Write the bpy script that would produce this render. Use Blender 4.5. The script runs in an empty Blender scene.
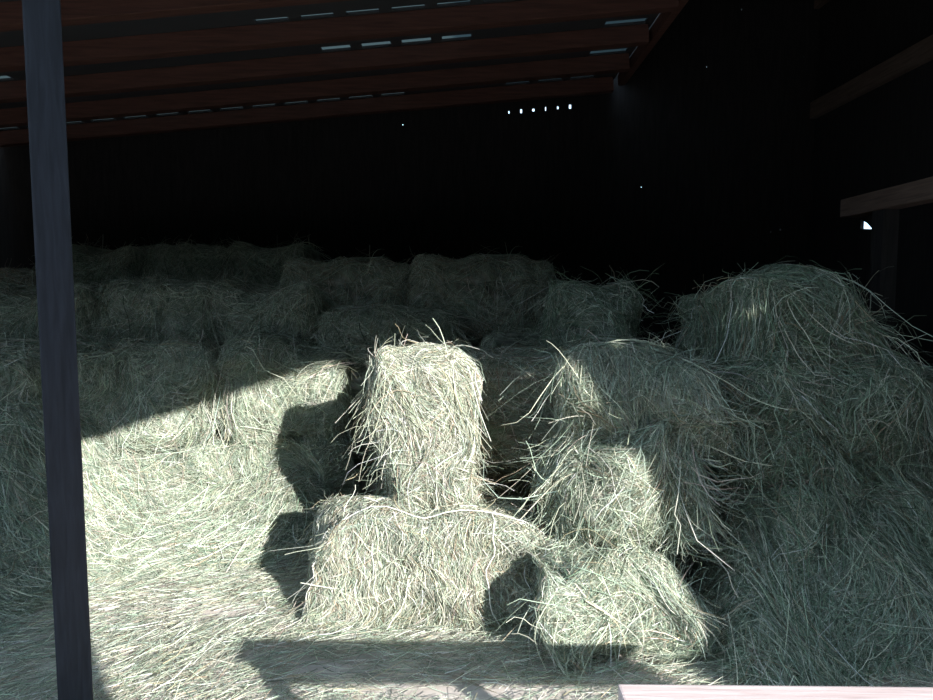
import bpy, bmesh, math
import numpy as np
from mathutils import Vector, Matrix

S = bpy.context.scene
C = S.collection
R = math.radians

# ------------------------------------------------------------------ camera, light, exposure
cam_d = bpy.data.cameras.new('camera')
cam_d.sensor_width = 36.0
cam_d.lens = 27.0
cam_d.clip_start = 0.02
cam = bpy.data.objects.new('camera', cam_d)
C.objects.link(cam)
cam.location = (0, 0, 1.5)
cam.rotation_euler = (R(90 - 4.5), 0, 0)
S.camera = cam

W = bpy.data.worlds.new('sky')
S.world = W
W.use_nodes = True
bg = W.node_tree.nodes['Background']
bg.inputs[0].default_value = (0.52, 0.72, 0.93, 1)
bg.inputs[1].default_value = 2.6

SUN_DIR = Vector((-1.53, 2.17, -1.0))
sd = bpy.data.lights.new('sun', 'SUN')
sd.energy = 13.0
sd.angle = R(0.55)
sd.color = (1.0, 0.985, 0.95)
sun = bpy.data.objects.new('sun', sd)
C.objects.link(sun)
sun.rotation_euler = SUN_DIR.to_track_quat('-Z', 'Y').to_euler()
sun.location = (5, -8, 6)

S.view_settings.view_transform = 'Standard'
S.view_settings.look = 'None'
S.view_settings.gamma = 1.0
S.view_settings.use_curve_mapping = False
S.view_settings.exposure = 0.0
S.cycles.denoising_prefilter = 'NONE'

rng = np.random.default_rng(11)


# ------------------------------------------------------------------ materials
def nmat(name):
    m = bpy.data.materials.new(name)
    m.use_nodes = True
    nt = m.node_tree
    b = nt.nodes['Principled BSDF']
    return m, nt, b


def wood_mat(name, c1, c2, rough=0.8, scale=(1, 1, 1), grain=14.0):
    m, nt, b = nmat(name)
    tc = nt.nodes.new('ShaderNodeTexCoord')
    mp = nt.nodes.new('ShaderNodeMapping')
    mp.inputs['Scale'].default_value = scale
    n = nt.nodes.new('ShaderNodeTexNoise')
    n.inputs['Scale'].default_value = grain
    n.inputs['Detail'].default_value = 6
    n.inputs['Distortion'].default_value = 0.6
    r = nt.nodes.new('ShaderNodeValToRGB')
    r.color_ramp.elements[0].position = 0.3
    r.color_ramp.elements[0].color = (*c1, 1)
    r.color_ramp.elements[1].position = 0.72
    r.color_ramp.elements[1].color = (*c2, 1)
    bp = nt.nodes.new('ShaderNodeBump')
    bp.inputs['Strength'].default_value = 0.35
    bp.inputs['Distance'].default_value = 0.004
    L = nt.links.new
    L(tc.outputs['Object'], mp.inputs['Vector'])
    L(mp.outputs[0], n.inputs['Vector'])
    L(n.outputs[0], r.inputs[0])
    L(r.outputs[0], b.inputs['Base Color'])
    L(n.outputs[0], bp.inputs['Height'])
    L(bp.outputs[0], b.inputs['Normal'])
    b.inputs['Roughness'].default_value = rough
    return m


def hay_mat(name, trans=0.3):
    m, nt, b = nmat(name)
    a = nt.nodes.new('ShaderNodeAttribute')
    a.attribute_name = 'stem_colour'
    t = nt.nodes.new('ShaderNodeBsdfTranslucent')
    mx = nt.nodes.new('ShaderNodeMixShader')
    mx.inputs[0].default_value = trans
    L = nt.links.new
    L(a.outputs['Color'], b.inputs['Base Color'])
    L(a.outputs['Color'], t.inputs['Color'])
    b.inputs['Roughness'].default_value = 0.55
    b.inputs['Specular IOR Level'].default_value = 0.35
    L(b.outputs[0], mx.inputs[1])
    L(t.outputs[0], mx.inputs[2])
    L(mx.outputs[0], nt.nodes['Material Output'].inputs['Surface'])
    return m


M_HAY = hay_mat('dried_grass')
M_TWINE, _n, _b = nmat('pale_twine')
_b.inputs['Base Color'].default_value = (0.8, 0.77, 0.7, 1)
_b.inputs['Roughness'].default_value = 0.7
M_BEAM = wood_mat('red_brown_timber', (0.07, 0.028, 0.02), (0.14, 0.056, 0.04), 0.8, (0.6, 9, 9), 6)
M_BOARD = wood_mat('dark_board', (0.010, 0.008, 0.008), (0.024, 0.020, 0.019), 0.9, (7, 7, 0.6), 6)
M_RAIL = wood_mat('weathered_brown_timber', (0.10, 0.065, 0.05), (0.19, 0.125, 0.095), 0.85, (9, 0.6, 9), 6)
M_POST = wood_mat('dark_painted_post', (0.011, 0.012, 0.018), (0.03, 0.032, 0.044), 0.5, (9, 9, 0.8), 7)
M_TOP = wood_mat('pale_pinkish_plank', (0.44, 0.33, 0.31), (0.64, 0.52, 0.49), 0.75, (0.8, 12, 12), 8)
M_SHEET, _n, _b = nmat('dark_roof_sheet')
_b.inputs['Base Color'].default_value = (0.05, 0.05, 0.055, 1)
_b.inputs['Roughness'].default_value = 0.7


def floor_mat():
    m, nt, b = nmat('dusty_floor')
    tc = nt.nodes.new('ShaderNodeTexCoord')
    n = nt.nodes.new('ShaderNodeTexNoise')
    n.inputs['Scale'].default_value = 9
    n.inputs['Detail'].default_value = 8
    r = nt.nodes.new('ShaderNodeValToRGB')
    r.color_ramp.elements[0].position = 0.3
    r.color_ramp.elements[0].color = (0.36, 0.31, 0.27, 1)
    r.color_ramp.elements[1].position = 0.7
    r.color_ramp.elements[1].color = (0.56, 0.49, 0.45, 1)
    L = nt.links.new
    L(tc.outputs['Object'], n.inputs['Vector'])
    L(n.outputs[0], r.inputs[0])
    L(r.outputs[0], b.inputs['Base Color'])
    b.inputs['Roughness'].default_value = 0.95
    return m


M_FLOOR = floor_mat()
M_YARD, _n, _b = nmat('yard_earth')
_b.inputs['Base Color'].default_value = (0.10, 0.095, 0.07, 1)
_b.inputs['Roughness'].default_value = 0.95
M_GAP, _nt, _b = nmat('dirty_translucent_sheet')
_t = _nt.nodes.new('ShaderNodeBsdfTranslucent')
_t.inputs[0].default_value = (0.17, 0.20, 0.20, 1)
_nt.links.new(_t.outputs[0], _nt.nodes['Material Output'].inputs['Surface'])


# ------------------------------------------------------------------ small helpers
def put(o, label=None, cat=None, group=None, kind=None):
    if label: o['label'] = label
    if cat: o['category'] = cat
    if group: o['group'] = group
    if kind: o['kind'] = kind
    return o


def link_bm(name, bm, mat, parent=None, kind=None):
    me = bpy.data.meshes.new(name)
    bm.to_mesh(me)
    bm.free()
    me.materials.append(mat)
    o = bpy.data.objects.new(name, me)
    C.objects.link(o)
    if parent: o.parent = parent
    if kind: o['kind'] = kind
    return o


def add_box(bm, lo, hi, bevel=0.0, mat=None):
    r = bmesh.ops.create_cube(bm, size=1.0)
    lo, hi = Vector(lo), Vector(hi)
    d = hi - lo
    c = (hi + lo) / 2
    vs = r['verts']
    for v in vs:
        v.co = Vector((v.co.x * d.x, v.co.y * d.y, v.co.z * d.z)) + c
    if bevel:
        es = list({e for v in vs for e in v.link_edges})
        r2 = bmesh.ops.bevel(bm, geom=es, offset=bevel, segments=2, affect='EDGES', profile=0.7)
        vs = list({v for f in r2['faces'] for v in f.verts} | {v for v in vs if v.is_valid})
    if mat is not None:
        bmesh.ops.transform(bm, matrix=mat, verts=vs)
    return vs


def box_obj(name, lo, hi, mat, kind='structure', bevel=0.0, parent=None, m=None):
    bm = bmesh.new()
    add_box(bm, lo, hi, bevel, m)
    return link_bm(name, bm, mat, parent, kind)


def sheet_with_holes(name, outer, holes, thick, mat, matrix):
    """A flat wall of real thickness with openings cut through it (2-D outline u,v mapped by matrix)."""
    cu = bpy.data.curves.new(name, 'CURVE')
    cu.dimensions = '2D'
    cu.fill_mode = 'BOTH'
    cu.extrude = thick / 2
    for poly in [outer] + holes:
        sp = cu.splines.new('POLY')
        sp.points.add(len(poly) - 1)
        for p, (u, v) in zip(sp.points, poly):
            p.co = (u, v, 0, 1)
        sp.use_cyclic_u = True
    tmp = bpy.data.objects.new(name + '_outline', cu)
    me = bpy.data.meshes.new_from_object(tmp)
    bpy.data.objects.remove(tmp)
    me.name = name
    me.transform(matrix)
    me.materials.clear()
    me.materials.append(mat)
    o = bpy.data.objects.new(name, me)
    C.objects.link(o)
    o['kind'] = 'structure'
    return o


# ------------------------------------------------------------------ the barn itself
XL, XR, YB, YF = -4.6, 3.3, 6.75, -1.0
YR = 1.7                                           # the roof starts here; in front of it is open yard
box_obj('floor', (XL - .1, YF - .3, -0.12), (XR + .1, YB + .1, 0.0), M_FLOOR)
box_obj('ground', (-46, -36, -0.30), (46, 30, -0.13), M_YARD)

M_SKY_BLOCKER, _n, _b = nmat('dark_green_sky_blocker')  # unseen ridge added to cut the low sky light reaching the back
_b.inputs['Base Color'].default_value = (0.03, 0.045, 0.02, 1)
_b.inputs['Roughness'].default_value = 1.0
bm = bmesh.new()
prof = [(-19.0, -.3), (-21.0, 5.5), (-24.0, 10.6), (-29.0, 10.6), (-33.0, -.3)]
rows = [[bm.verts.new((xx, py + .8 * math.sin(xx * .31), pz * (1 + .05 * math.sin(xx * .23 + 1)))) for py, pz in prof] for xx in range(-44, 45, 4)]
for r0, r1_ in zip(rows[:-1], rows[1:]):
    for i in range(len(prof) - 1):
        bm.faces.new((r0[i], r1_[i], r1_[i + 1], r0[i + 1]))
link_bm('low_sky_blocker', bm, M_SKY_BLOCKER, None, 'structure')

ROOF_T = 0.087                                     # the roof rises to the right


def roof_z(x): return 3.34 + (x - 1.36) * ROOF_T


# lower roof: strips of dark sheet, with rows of gaps closed only by dirty translucent sheet
gap_rows = [(3.98, .04, [(-3.2, -.9)]), (4.59, .05, [(-2.7, -.75)]), (5.18, .09, [(-4.95, -4.6), (-2.4, -1.3), (-.36, -.06)]),
            (5.79, .10, [(-.36, -.06)]), (6.42, .06, [(-5.6, -1.9), (-1.0, -.1)])]
SLOPE = Matrix.Translation((1.36, 0, 3.34)) @ Matrix.Rotation(-math.atan(ROOF_T), 4, 'Y')
bm = bmesh.new()
y0 = YR
X0, X1 = -5.75, 0.0
for yc, w, spans in gap_rows:
    add_box(bm, (X0, y0, .125), (X1, yc - w / 2, .14), 0, SLOPE)
    last = X0
    for xa, xb in spans:
        x = xa
        while x < xb - .05:
            add_box(bm, (last, yc - w / 2, .125), (x, yc + w / 2, .14), 0, SLOPE)
            last = min(x + (.21 if xb - xa > .4 else .3), xb)
            x += .29 if xb - xa > .4 else .5
    add_box(bm, (last, yc - w / 2, .125), (X1, yc + w / 2, .14), 0, SLOPE)
    y0 = yc + w / 2
add_box(bm, (X0, y0, .125), (X1, YB + .1, .14), 0, SLOPE)
link_bm('ceiling', bm, M_SHEET, None, 'structure')
box_obj('trim_1', (X0, 2.6, .142), (X1, YB + .1, .146), M_GAP, m=SLOPE)
# purlins under the sheet
k = 2
for yc in (2.25, 2.86, 3.46, 4.07, 4.68, 5.29, 5.90, 6.51):
    o = box_obj('roof_beam', (X0, yc - .045, .0), (X1 - (0.03 if yc > 5 else 0), yc + .045, .124), M_BEAM, bevel=.006, m=SLOPE)
# rafters, the two side boards running in depth
box_obj('roof_beam', (-0.03, 2.0, .030), (0.03, 6.44, .122), M_BEAM, bevel=.005, m=Matrix.Translation((.032, 0, 0)) @ SLOPE)
# higher roof over the right bay
box_obj('ceiling_high', (1.42, 1.0, 4.30), (XR + 1.1, YB + .1, 4.35), M_SHEET)
box_obj('wall_upper', (1.43, 1.0, 3.49), (1.46, YB, 4.30), M_BOARD)


def small_hole(u, v, w, h):
    return [(u - w / 2, v - h / 2), (u + w / 2, v - h / 2), (u + w / 2, v + h / 2), (u - w / 2, v + h / 2)]


# unseen wall added behind the camera; its opening is cut to shape the sun
sun_opening = [(1.16, -.02), (1.10, 2.90), (1.32, 2.97), (2.92, 3.56), (3.08, 3.56), (3.30, 3.06), (3.34, 2.75), (3.47, 2.61), (3.62, 2.32), (3.60, 1.95), (3.46, 1.7), (3.42, -.02)]
fr = Matrix.Translation((0, YF, 0)) @ Matrix.Rotation(R(90), 4, 'X')
sheet_with_holes('sun_mask_wall', [(-1.7, -.3), (11, -.3), (11, 5.4), (-1.7, 5.4)],
                 [sun_opening, small_hole(4.34, 3.39, .09, .05), small_hole(3.56, 3.18, .07, .05)], .04, M_BOARD, fr)  # small holes added for sun spots on the hay
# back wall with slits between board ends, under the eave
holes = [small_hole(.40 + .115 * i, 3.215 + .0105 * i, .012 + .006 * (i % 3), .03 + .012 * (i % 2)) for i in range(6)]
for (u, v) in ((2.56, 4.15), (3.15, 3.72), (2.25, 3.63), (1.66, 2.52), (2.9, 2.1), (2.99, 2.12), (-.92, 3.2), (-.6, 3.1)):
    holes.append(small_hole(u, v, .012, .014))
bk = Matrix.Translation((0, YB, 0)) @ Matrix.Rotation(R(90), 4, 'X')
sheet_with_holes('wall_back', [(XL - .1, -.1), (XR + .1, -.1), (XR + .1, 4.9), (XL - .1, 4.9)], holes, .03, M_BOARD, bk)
# right wall: one bright gap and a few slits; u runs in depth
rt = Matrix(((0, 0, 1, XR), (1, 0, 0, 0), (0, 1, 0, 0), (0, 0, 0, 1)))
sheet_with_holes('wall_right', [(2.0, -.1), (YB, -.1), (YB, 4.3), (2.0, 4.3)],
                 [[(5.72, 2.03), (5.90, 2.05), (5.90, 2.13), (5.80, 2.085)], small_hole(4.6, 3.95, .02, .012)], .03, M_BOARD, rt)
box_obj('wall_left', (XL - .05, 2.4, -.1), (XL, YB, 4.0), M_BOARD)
for z in (3.15, 4.15):
    box_obj('wall_rail', (XR - .075, 2.0, z), (XR - .017, YB - .02, z + .15), M_RAIL, bevel=.006)
# broken beam on its own post at the far right, with rags of pale sheeting below
box_obj('support_beam', (2.52, 2.6, 2.02), (2.64, 4.78, 2.14), M_RAIL, bevel=.008)
box_obj('support_post', (2.53, 4.30, 0.0), (2.63, 4.42, 2.02), M_BOARD, bevel=.006)

# the dark post in front on the left, corner towards the viewer
box_obj('pillar', (-.052, -.052, 0), (.052, .052, 3.05), M_POST, bevel=.006,
        m=Matrix.Translation((-1.34, 2.3, 0)) @ Matrix.Rotation(R(-.2), 4, 'Y') @ Matrix.Rotation(R(30), 4, 'Z'))

# ------------------------------------------------------------------ hay
PAL = np.array([(.56, .60, .46), (.68, .67, .55), (.47, .54, .43), (.36, .44, .35), (.78, .77, .66),
                (.50, .43, .30), (.42, .31, .22), (.62, .51, .45), (.20, .29, .19), (.29, .37, .27)])
P_GREEN = np.array([.24, .17, .24, .20, .08, .04, .01, .02, .03, .05])
P_STRAW = np.array([.22, .26, .14, .08, .18, .07, .02, .03, .01, .02])
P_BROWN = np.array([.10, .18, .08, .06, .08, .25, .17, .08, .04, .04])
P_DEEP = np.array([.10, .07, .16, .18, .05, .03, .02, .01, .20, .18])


class Waves:
    """A smooth field of lumps: the sum of sine waves in random directions."""
    def __init__(self, r, amp, freq, n=7):
        self.k = r.normal(size=(n, 3)) * freq
        self.ph = r.uniform(0, 6.28, (n, 3))
        self.a = r.normal(size=(n, 3)) * amp / math.sqrt(n)

    def __call__(self, p):
        o = np.zeros_like(p)
        for k, ph, a in zip(self.k, self.ph, self.a):
            o += np.sin((p @ k)[:, None] + ph) * a
        return o


def ribbons(P, width, r):
    """P: n x m x 3 points of n stems -> vertices and quads of thin ribbons."""
    n, m, _ = P.shape
    T = np.gradient(P, axis=1)
    T /= np.linalg.norm(T, axis=2, keepdims=True) + 1e-9
    rv = r.normal(size=(n, 1, 3))
    B = np.cross(T, np.broadcast_to(rv, T.shape))
    B /= np.linalg.norm(B, axis=2, keepdims=True) + 1e-9
    w = np.asarray(width).reshape(n, 1, 1) * np.linspace(1.0, .55, m).reshape(1, m, 1) * .5
    V = np.stack([P - B * w, P + B * w], axis=2).reshape(n * m * 2, 3)
    base = (np.arange(n) * m * 2)[:, None] + (np.arange(m - 1) * 2)[None, :]
    Q = np.stack([base, base + 1, base + 3, base + 2], axis=2).reshape(-1, 4)
    return V, Q


def stem_colours(n, probs, r, tint=0.0):
    c = PAL[r.choice(len(PAL), n, p=probs / probs.sum())]
    c = c * np.where(r.random((n, 1)) < .3, r.uniform(1.0, 1.4, (n, 1)), r.uniform(.38, .95, (n, 1))) * r.uniform(.95, 1.05, (n, 3))
    return np.clip(c, 0, .85)


def mesh_from(name, V, Q, col):
    me = bpy.data.meshes.new(name)
    me.vertices.add(len(V))
    me.vertices.foreach_set('co', V.astype(np.float32).ravel())
    me.loops.add(Q.size)
    me.loops.foreach_set('vertex_index', Q.astype(np.int32).ravel())
    me.polygons.add(len(Q))
    me.polygons.foreach_set('loop_start', (np.arange(len(Q)) * 4).astype(np.int32))
    me.update(calc_edges=True)
    at = me.color_attributes.new('stem_colour', 'FLOAT_COLOR', 'POINT')
    c4 = np.ones((len(V), 4), np.float32)
    c4[:, :3] = col
    at.data.foreach_set('color', c4.ravel())
    me.materials.append(M_HAY)
    return me


def link_mesh(name, me, parent=None):
    o = bpy.data.objects.new(name, me)
    C.objects.link(o)
    if parent: o.parent = parent
    return o


def grid_box(nx, ny, nz):
    """Unit cube surface as welded quads."""
    bm = bmesh.new()
    bmesh.ops.create_cube(bm, size=1.0)
    bmesh.ops.subdivide_edges(bm, edges=bm.edges[:], cuts=21, use_grid_fill=True)
    V = np.array([v.co[:] for v in bm.verts])
    Q = np.array([[v.index for v in f.verts] for f in bm.faces])
    bm.free()
    return V, Q


GV, GQ = grid_box(0, 0, 0)


class Bale:
    """One compressed block of hay: a lumpy rounded core with stems lying on it, plus loose wisps."""
    def __init__(self, L, D, H, seed, rad=.09, lump=.03, taper=0.0, sag=.04, lean=(0, 0), rtop=None):
        self.r = np.random.default_rng(seed)
        self.h = np.array([L, D, H]) / 2
        self.rad = min(rad, self.h.min() * .95)
        self.w = Waves(self.r, lump, 7.0)
        self.w2 = Waves(self.r, lump * .28, 17.0)
        self.taper, self.sag, self.lean = taper, sag, lean
        self.L, self.D, self.H = L, D, H

    def deform(self, p):
        """Local box coordinates (centre origin) -> thing coordinates (base-centre origin)."""
        u = np.clip((p[:, 2] + self.h[2]) / self.H, 0, 1)[:, None]
        q = p.copy()
        q[:, :2] *= 1 + self.sag * (1 - u) - self.taper * u
        n = self.w(p) + self.w2(p)
        q = q + n * np.concatenate([np.ones_like(u), np.ones_like(u), np.clip(u * 3, 0, 1)], 1)
        q[:, 0] += self.lean[0] * u[:, 0]
        q[:, 1] += self.lean[1] * u[:, 0]
        q[:, 2] += self.h[2]
        return q

    def sample(self, n, skip_bottom=True, skip_back=0.0):
        r, h = self.r, self.h
        areas = np.array([h[1] * h[2], h[1] * h[2], h[0] * h[2], h[0] * h[2], h[0] * h[1], h[0] * h[1] * (0.05 if skip_bottom else 1)])
        areas[3] *= 1 - skip_back
        f = r.choice(6, n, p=areas / areas.sum())
        p = r.uniform(-1, 1, (n, 3)) * h
        ax = np.array([0, 0, 1, 1, 2, 2])[f]
        sg = np.array([1, -1, -1, 1, 1, -1])[f]
        p[np.arange(n), ax] = sg * h[ax]
        q = np.clip(p, -(h - self.rad), h - self.rad)
        d = p - q
        nn = d / (np.linalg.norm(d, axis=1, keepdims=True) + 1e-9)
        k = r.random(n) < .16                                  # some more on the rounded upper corners
        c = np.abs(r.normal(size=(n, 3))) * np.where(r.random((n, 3)) < .5, -1, 1)
        c[:, 2] = np.where(r.random(n) < .6, np.abs(c[:, 2]), c[:, 2])
        c /= np.linalg.norm(c, axis=1, keepdims=True)
        nn = np.where(k[:, None], c, nn)
        q = np.where(k[:, None], np.sign(c) * (h - self.rad), q)
        return q + nn * self.rad, nn

    def push(self, P, eps):
        hi = self.h - self.rad
        q = np.clip(P, -hi, hi)
        d = P - q
        ln = np.linalg.norm(d, axis=1, keepdims=True)
        inside = ln < 1e-6
        # wholly inside the inner box: push to the nearest side
        dist = hi - np.abs(P)
        ax = np.argmin(dist, axis=1)
        nn = np.where(inside, 0, d / (ln + 1e-9))
        ii = np.where(inside[:, 0])[0]
        nn[ii, ax[ii]] = np.sign(P[ii, ax[ii]])
        sdf = np.where(inside[:, 0], -self.rad - dist.min(1), ln[:, 0] - self.rad)
        mv = np.clip(eps - sdf, 0, None)
        return P + nn * mv[:, None]

    def core(self, probs):
        p = GV * 2 * self.h
        q = np.clip(p, -(self.h - self.rad), self.h - self.rad)
        d = p - q
        ln = np.linalg.norm(d, axis=1, keepdims=True)
        p = q + d / (ln + 1e-9) * np.minimum(ln, self.rad)
        V = self.deform(p * .982)
        V[:, 2] = np.maximum(V[:, 2], 0)
        c = stem_colours(len(V), probs, self.r) * .8
        return V, GQ, c

    def stems(self, n, probs, length=(.04, .15), width=(.002, .0042), lift=(.0, .22), droop=.10, vert=.5, eps=.028,
              along=.2, m=4, centre=True, skip_back=.5, patches=0.4):
        r = self.r
        p, nn = self.sample(n, skip_back=skip_back)
        side = np.abs(nn[:, 2:3]) < .6
        pref = np.where(side, np.array([[0, 0, -1.0]]) * vert, np.array([[1.0, 0, 0]]) * along)
        sw = Waves(r, 1.0, 9.0)(p) * patches
        t = pref + sw + r.normal(size=(n, 3)) * .85
        t -= nn * np.sum(t * nn, axis=1, keepdims=True)
        t /= np.linalg.norm(t, axis=1, keepdims=True) + 1e-9
        Ln = r.uniform(*length, n) * np.where(r.random(n) < .12, 1.3, 1)
        lf = r.uniform(*lift, n)
        curl = r.normal(size=(n, 3)) * .10
        s = np.linspace(-.5, .5, m) if centre else np.linspace(0, 1, m)
        s2 = (np.linspace(0, 1, m) ** 2)
        P = p[:, None, :] + Ln[:, None, None] * (t[:, None, :] * s[None, :, None] + nn[:, None, :] * (lf[:, None] * np.linspace(0, 1, m)[None, :])[:, :, None]
             + curl[:, None, :] * (s[None, :, None] ** 2))
        P[:, :, 2] -= droop * Ln[:, None] * s2[None, :]
        e = np.repeat(r.uniform(.004, eps, n), m)
        P = self.push(P.reshape(-1, 3), e)
        P = self.deform(P)
        P[:, 2] = np.maximum(P[:, 2], .004)
        V, Q = ribbons(P.reshape(n, m, 3), r.uniform(*width, n), r)
        c = np.repeat(stem_colours(n, probs, r), m * 2, axis=0)
        return V, Q, c


def merge(parts):
    off, Vs, Qs, Cs = 0, [], [], []
    for V, Q, c in parts:
        Vs.append(V); Qs.append(Q + off); Cs.append(c)
        off += len(V)
    return np.concatenate(Vs), np.concatenate(Qs), np.concatenate(Cs)


def make_bale(label, loc, dims, rot=0.0, seed=0, n=7000, wisps=260, probs=P_GREEN, group=None, drape=0, drape_len=(.2, .45), stem=None, **kw):
    b = Bale(*dims, seed=seed, **kw)
    root = bpy.data.objects.new('hay_bale', None)
    root.empty_display_size = .1
    C.objects.link(root)
    root.location = loc
    root.rotation_euler = (0, 0, R(rot))
    put(root, label, 'hay bale', group)
    link_mesh('hay_body', mesh_from('hay_body', *merge([b.core(probs), b.stems(int(n * 1.6), probs, **(stem or {}))])), root)
    w = [b.stems(wisps, probs, length=(.06, .20), width=(.0025, .0045), lift=(.15, .8), droop=.2, centre=False, eps=.02, m=7)]
    if drape:
        w.append(b.stems(drape, probs, length=drape_len, width=(.0028, .005), lift=(.02, .35), droop=.4, vert=.75, centre=False, eps=.045, m=7, patches=.4))
    o = link_mesh('stray_stems', mesh_from('stray_stems', *merge(w)), root)
    o['kind'] = 'stuff'
    return root, b


def copy_bale(src, label, loc, rot=0.0, scale=(1, 1, 1), group=None):
    c = src.copy()
    C.objects.link(c)
    c.location = loc
    c.rotation_euler = (0, 0, R(rot))
    c.scale = scale
    c['label'] = label
    if group: c['group'] = group
    elif 'group' in c: del c['group']
    for ch in src.children:
        d = ch.copy()
        C.objects.link(d)
        d.parent = c
    return c


def twine(b, parent, pts, rad=.0022):
    """A string pulled round the bale through the given surface points."""
    P = np.array(pts, float)
    segs = []
    for a, c in zip(P[:-1], P[1:]):
        for s in np.linspace(0, 1, 14, endpoint=False):
            segs.append(a + (c - a) * s)
    segs.append(P[-1])
    Q = b.deform(b.push(np.array(segs), np.full(len(segs), .029)))
    cu = bpy.data.curves.new('twine', 'CURVE')
    cu.dimensions = '3D'
    cu.bevel_depth = rad
    cu.bevel_resolution = 2
    sp = cu.splines.new('POLY')
    sp.points.add(len(Q) - 1)
    for p, q in zip(sp.points, Q):
        p.co = (*q, 1)
    tmp = bpy.data.objects.new('t', cu)
    me = bpy.data.meshes.new_from_object(tmp)
    bpy.data.objects.remove(tmp)
    me.materials.clear()
    me.materials.append(M_TWINE)
    o = link_mesh('twine', me, parent)
    o['label'] = 'thin pale baling twine'
    return o


# --- central stack
front, fb = make_bale('sunlit bale lying lengthwise on the floor under the upright bale', (-.16, 3.27, 0), (1.04, .50, .47), -3, 101,
                      n=14000, wisps=420, probs=P_STRAW, rad=.08, lump=.03, sag=.05, stem=dict(vert=1.3, patches=.35))
x, y, z = fb.h
twine(fb, front, [(-x, -y * .72, -z), (-x, -y * .72, z), (x, -y * .72, z), (x, -y * .72, -z)])
twine(fb, front, [(.33, -y, -z), (.33, -y, z), (.33, y, z)])
make_bale('sunlit bale standing on its end on top of the lying bale', (-.17, 3.38, .455), (.52, .40, .775), 8, 102,
          n=11000, wisps=420, probs=P_STRAW, rad=.185, lump=.04, taper=.34, sag=.10, lean=(-.02, .04), drape=500, drape_len=(.12, .3), stem=dict(vert=.7))
make_bale('low rounded sunlit bale on the floor behind the wooden plank', (.60, 3.01, 0), (.68, .60, .40), 12, 103,
          n=11000, wisps=420, rad=.19, lump=.045, drape=300, drape_len=(.12, .28))
make_bale('half sunlit bale end bulging out above the low rounded bale', (.72, 3.38, .42), (.62, .95, .40), -6, 104,
          n=11000, wisps=420, rad=.14, lump=.055, drape=900, drape_len=(.15, .4))
make_bale('bale with spiky bright stems at its left corner and shaded top', (.84, 3.50, .80), (.66, 1.05, .38), -10, 105,
          n=11000, wisps=500, rad=.12, lump=.05, drape=900, drape_len=(.12, .35))
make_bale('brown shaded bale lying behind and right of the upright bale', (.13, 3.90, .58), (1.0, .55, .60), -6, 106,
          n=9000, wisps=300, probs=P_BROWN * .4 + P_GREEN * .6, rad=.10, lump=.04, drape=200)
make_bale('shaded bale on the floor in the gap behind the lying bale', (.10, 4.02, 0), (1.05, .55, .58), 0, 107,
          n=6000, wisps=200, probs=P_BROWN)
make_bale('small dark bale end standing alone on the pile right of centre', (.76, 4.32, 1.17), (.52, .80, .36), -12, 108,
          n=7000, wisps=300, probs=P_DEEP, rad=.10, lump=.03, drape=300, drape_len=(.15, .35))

# --- tall stack on the right, turned with one corner towards the viewer
a = R(20)


def corner(cx, cy, L, D, z):
    ux, uy = math.cos(a), math.sin(a)
    return (cx + L / 2 * ux - D / 2 * uy, cy + L / 2 * uy + D / 2 * ux, z)


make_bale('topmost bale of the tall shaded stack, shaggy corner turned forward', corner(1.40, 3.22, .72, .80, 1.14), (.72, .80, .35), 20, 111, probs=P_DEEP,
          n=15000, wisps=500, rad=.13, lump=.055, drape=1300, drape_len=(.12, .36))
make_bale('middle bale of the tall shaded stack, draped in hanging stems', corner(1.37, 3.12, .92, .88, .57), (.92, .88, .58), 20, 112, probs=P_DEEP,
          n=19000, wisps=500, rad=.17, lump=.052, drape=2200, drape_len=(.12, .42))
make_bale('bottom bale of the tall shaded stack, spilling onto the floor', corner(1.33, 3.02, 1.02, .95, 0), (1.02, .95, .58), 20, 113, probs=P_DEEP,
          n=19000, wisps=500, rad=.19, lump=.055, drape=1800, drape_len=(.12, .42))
make_bale('dim bale at the far right, beside the middle of the tall stack', (2.70, 3.86, .58), (.65, .6, .50), 14, 114, n=6000, wisps=220, drape=300)
make_bale('dim bale at the far right on the floor, behind the tall stack', (2.70, 3.86, 0), (.68, .62, .58), 8, 115, n=5000, wisps=150)
make_bale('bale on the floor filling the gap left of the tall stack', (1.12, 4.50, 0), (.75, .7, .58), 8, 116, n=4000, wisps=150)
make_bale('bale resting in the gap behind the spiky cornered bale', (1.14, 4.52, .58), (.72, .7, .50), 4, 117, n=4000, wisps=150)

# --- left wall of bales
make_bale('upper left bale just right of the dark post, slanting shadow edge on it', (-2.12, 4.50, .55), (.96, .62, .62), 12, 121,
          n=13000, wisps=400, lump=.05, rad=.12, drape=500)
make_bale('upper bale with the peak of the sunlit patch, beside the upright bale', (-1.20, 4.68, .56), (.74, .60, .62), 8, 122,
          n=11000, wisps=400, lump=.05, rad=.12, drape=500)
make_bale('upper bale left of the dark post, wholly in shade', (-3.05, 4.14, .55), (.98, .66, .60), 20, 123,
          n=12000, wisps=400, lump=.05, rad=.12, drape=500)
make_bale('lower sunlit bale just right of the dark post, half buried in loose hay', (-2.06, 4.42, 0), (.98, .64, .56), 12, 124, n=11000, wisps=300, lump=.05, rad=.12)
make_bale('lower bale beside the lying bale, crossed by its shadow', (-1.18, 4.66, 0), (.76, .62, .57), 8, 125, n=10000, wisps=300, probs=P_GREEN, lump=.05, rad=.12)
make_bale('lower bale left of the dark post, buried in the loose slope', (-2.98, 4.02, 0), (1.0, .66, .56), 20, 126, n=6000, wisps=200, lump=.05, rad=.12)

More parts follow.
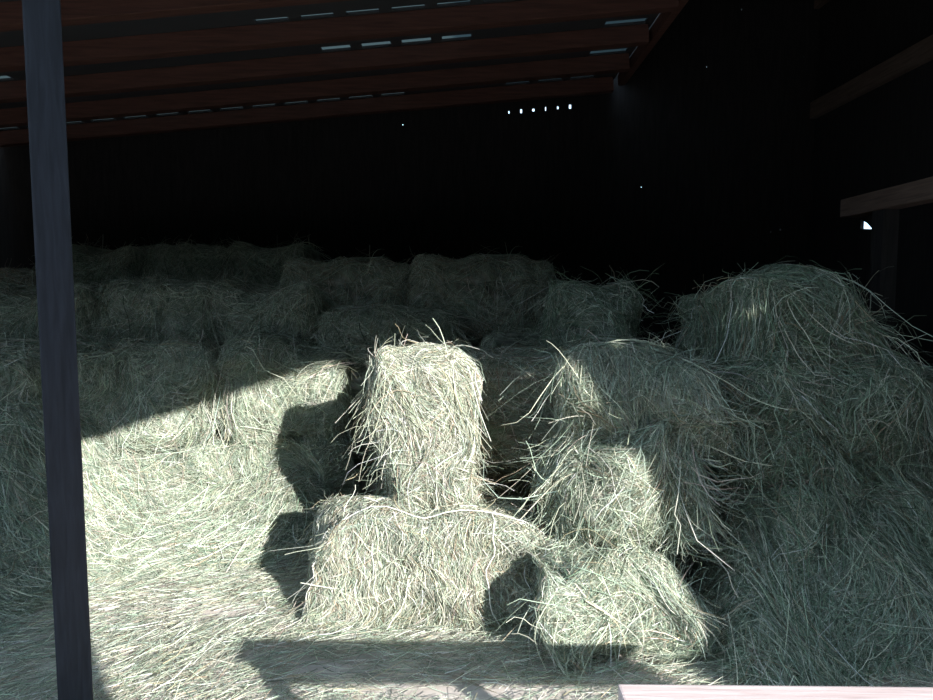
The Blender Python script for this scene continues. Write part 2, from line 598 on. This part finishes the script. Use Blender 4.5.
# --- rows further back: three kinds made once, then copied
G1 = 'bales of the middle back row'
G2 = 'dim bales of the rear rows'
src1, _b1 = make_bale('middle back row bale directly right of the dark post', (-2.12, 4.98, 1.18), (.72, .62, .38), 2, 131, n=9000, wisps=420, lump=.035, rad=.09, drape=500, drape_len=(.12, .3), group=G1)
src2, _b2 = make_bale('middle back row bale above the peak of the sunlit patch', (-1.38, 5.02, 1.18), (.70, .62, .37), -3, 132, n=9000, wisps=420, lump=.035, rad=.09, drape=400, drape_len=(.12, .3), group=G1)
src3, _b3 = make_bale('long dim bale directly above the top of the upright bale', (.10, 5.25, 1.18), (.98, .60, .56), 2, 133, n=8000, wisps=420, probs=P_BROWN * .4 + P_GREEN * .6, lump=.035, rad=.09, drape=300, drape_len=(.12, .3), group=G2)
copy_bale(src2, 'middle back row bale seen left of the dark post', (-2.92, 4.84, 1.16), 8, (1.05, 1, 1), G1)
copy_bale(src1, 'middle back row bale behind the top of the upright bale', (-.54, 4.95, 1.02), 4, (1.15, 1, .95), G1)
copy_bale(src3, 'dim rear bale left of the one above the upright bale', (-.86, 5.28, 1.18), -2, (.92, 1, .97), G2)
copy_bale(src1, 'uppermost rear bale, second to the right of the dark post', (-2.20, 5.75, 1.50), 3, (.82, 1, .95), G2)
copy_bale(src2, 'uppermost rear bale, first to the right of the dark post', (-2.86, 5.72, 1.50), -2, (.9, 1, .93), G2)
copy_bale(src2, 'uppermost rear bale, third to the right of the dark post', (-1.58, 5.78, 1.50), 182, (.86, 1, .98), G2)
make_bale('brownish bale end at the left edge, behind the dark post', (-3.55, 5.35, 1.25), (.80, .62, .40), 6, 134, n=7000, wisps=350, probs=P_BROWN, lump=.03, group=G2)
# the bales that carry those rows
prop1, _b = make_bale('bale deep inside the stack under the middle back row', (-2.55, 4.86, 0), (1.0, .62, .60), 0, 141, n=1500, wisps=40, group='bales buried in the stack')
under = []
for xx, yy, zz in ((-1.52, 4.9, 0), (-.49, 4.9, 0), (.54, 4.78, 0), (-2.55, 4.86, .60), (-1.52, 4.9, .60), (-.49, 4.86, .45), (.62, 4.75, .60),
                   (-3.56, 5.2, 0), (-3.56, 5.2, .62), (-2.55, 5.66, 0), (-1.52, 5.66, 0), (-.49, 5.6, 0), (.54, 5.5, 0), (1.57, 5.4, 0),
                   (-2.55, 5.66, .60), (-1.52, 5.66, .60), (-.49, 5.6, .60), (.54, 5.5, .60), (-2.9, 5.85, 1.14), (-1.87, 5.85, 1.14)):
    copy_bale(prop1, 'bale deep inside the stack under the middle back row', (xx, yy, zz), 0, (1, 1, 1), 'bales buried in the stack')


# ------------------------------------------------------------------ loose hay: slope on the left, litter on the floor
def sstep(a, b, x):
    t = np.clip((x - a) / (b - a), 0, 1)
    return t * t * (3 - 2 * t)


LW = Waves(np.random.default_rng(5), .035, 5.0)


def slope_h(x, y):
    edge = 4.15 + .28 * (x + 1.9).clip(-2.2, 1.2)          # line of the bale fronts
    s = sstep(edge - .8, edge + .2, y)
    side = 1 - sstep(-1.05, -.55, x)
    left = sstep(-1.45, -2.5, x)
    h = s * side * (.38 + .30 * left) + .30 * sstep(-1.9, -2.7, x) * sstep(1.4, 2.6, y)
    p = np.stack([x, y, x * 0], -1).reshape(-1, 3)
    return h + (LW(p)[:, 2].reshape(x.shape)) * np.clip(h * 4, 0, 1) + .004


def hay_field(name, n, x0, x1, y0, y1, hf, dens, r, probs, length, width, lift, swirl, sheet=None, m=4, eps=.03):
    parts = []
    if sheet:
        gx, gy = np.meshgrid(np.linspace(x0, x1, sheet[0]), np.linspace(y0, y1, sheet[1]), indexing='ij')
        gz = hf(gx, gy)
        V = np.stack([gx, gy, gz], -1).reshape(-1, 3)
        i = np.arange(sheet[0] - 1)[:, None] * sheet[1] + np.arange(sheet[1] - 1)[None, :]
        Q = np.stack([i, i + sheet[1], i + sheet[1] + 1, i + 1], -1).reshape(-1, 4)
        zq = V[Q][:, :, 2].max(1)
        Q = Q[zq > .03]
        parts.append((V, Q, stem_colours(len(V), probs, r) * .8))
    x = r.uniform(x0, x1, n)
    y = r.uniform(y0, y1, n)
    keep = r.random(n) < dens(x, y)
    x, y = x[keep], y[keep]
    n = len(x)
    p0 = np.stack([x, y, x * 0], -1)
    ang = swirl(x, y) + Waves(r, .9, 3.0)(p0)[:, 0] + r.normal(size=n) * .75
    Ln = r.uniform(*length, n)
    s = np.linspace(-.5, .5, m)
    px = x[:, None] + Ln[:, None] * np.cos(ang)[:, None] * s + Ln[:, None] * (r.normal(size=n) * .25)[:, None] * s * s
    py = y[:, None] + Ln[:, None] * np.sin(ang)[:, None] * s + Ln[:, None] * (r.normal(size=n) * .25)[:, None] * s * s
    pz = hf(px, py) + r.uniform(.003, eps, n)[:, None] + Ln[:, None] * (r.uniform(*lift, n) * (r.random(n) < .35))[:, None] * (s + .5)[None, :] ** 1.5
    V, Q = ribbons(np.stack([px, py, pz], -1), r.uniform(*width, n), r)
    parts.append((V, Q, np.repeat(stem_colours(n, probs, r), m * 2, axis=0)))
    return link_mesh(name, mesh_from(name, *merge(parts)))


r1 = np.random.default_rng(21)
o = hay_field('loose_hay', 70000, -4.1, -.55, 1.5, 4.6, slope_h, lambda x, y: (slope_h(x, y) > .03) * 1.0, r1, P_GREEN,
              (.06, .24), (.0025, .0048), (0, .30), lambda x, y: .5 + .5 * np.sin(x * 2 + y), (90, 70))
put(o, 'slope of loose hay heaped against the left bales behind the post', 'loose hay', kind='stuff')


def spill_h(x, y):
    ln = 3.02 + .36 * (x - 1.33).clip(-.9, 1.6) - .10 * sstep(1.2, .7, x)          # the foot of the turned stack
    s = sstep(ln - .62, ln + .12, y)
    side = sstep(.98, 1.25, x)
    p = np.stack([x, y, x * 0], -1).reshape(-1, 3)
    return s * side * .34 + LW(p)[:, 2].reshape(x.shape) * np.clip(s * side * 2, 0, 1) + .004


r2 = np.random.default_rng(31)
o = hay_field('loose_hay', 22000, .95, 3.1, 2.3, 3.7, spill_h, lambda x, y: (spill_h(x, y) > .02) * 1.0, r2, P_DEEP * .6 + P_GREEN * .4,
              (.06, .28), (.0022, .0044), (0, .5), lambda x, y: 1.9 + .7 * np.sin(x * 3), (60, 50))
put(o, 'loose hay spilled at the foot of the tall shaded stack', 'loose hay', kind='stuff')

flat = lambda x, y: np.full_like(x, .004)


def litter_density(x, y):
    d = np.full_like(x, .9)
    bare = np.exp(-(((x + 1.13) / .16) ** 2 + ((y - 3.17) / .05) ** 2))            # pale bare patch right of the post
    bare2 = np.exp(-(((x - .05) / .45) ** 2 + ((y - 2.50) / .07) ** 2))            # bare strip in front of the lying bale
    bare3 = np.exp(-(((x + .55) / .16) ** 2 + ((y - 2.68) / .05) ** 2))
    d = d * (1 - .97 * np.clip(bare * 1.4, 0, 1)) * (1 - .9 * np.clip(bare2 * 1.3, 0, 1)) * (1 - .9 * np.clip(bare3 * 1.3, 0, 1))
    d = d * (1 - .5 * sstep(2.5, 2.0, y))
    return d


o = hay_field('hay_litter', 85000, -2.6, 3.0, 1.6, 4.6, flat, litter_density, r1, P_GREEN * .6 + P_STRAW * .4,
              (.04, .18), (.0018, .0036), (0, .25), lambda x, y: .35 + .3 * np.sin(1.3 * x + 2 * y), None, 3, .035)
put(o, 'trampled hay stems scattered over the whole barn floor', 'hay litter', kind='stuff')

# ------------------------------------------------------------------ wooden trestle at the lower right
tr = bpy.data.objects.new('wooden_trestle', None)
tr.empty_display_size = .1
C.objects.link(tr)
put(tr, 'pale wooden plank trestle at the bottom right edge, in front of the hay', 'trestle')
tr.location = (.992, 1.13, 0)
tr.rotation_euler = (0, 0, R(-1.0))
Z = .829
bm = bmesh.new()
add_box(bm, (-.73, -.045, Z - .035), (.82, .02, Z), .004)
add_box(bm, (-.73, -.10, Z - .037), (-.62, -.046, Z - .002), .004)
link_bm('top_plank', bm, M_TOP, tr)
bm = bmesh.new()
add_box(bm, (-.728, -.012, Z - .15), (.82, .016, Z - .036), .003)
link_bm('side_board', bm, M_TOP, tr)
for sx in (-.69, .06, .77):
    bm = bmesh.new()
    add_box(bm, (sx - .035, -.060, 0), (sx + .035, -.013, Z - .038), .003)
    link_bm('leg', bm, M_TOP, tr)
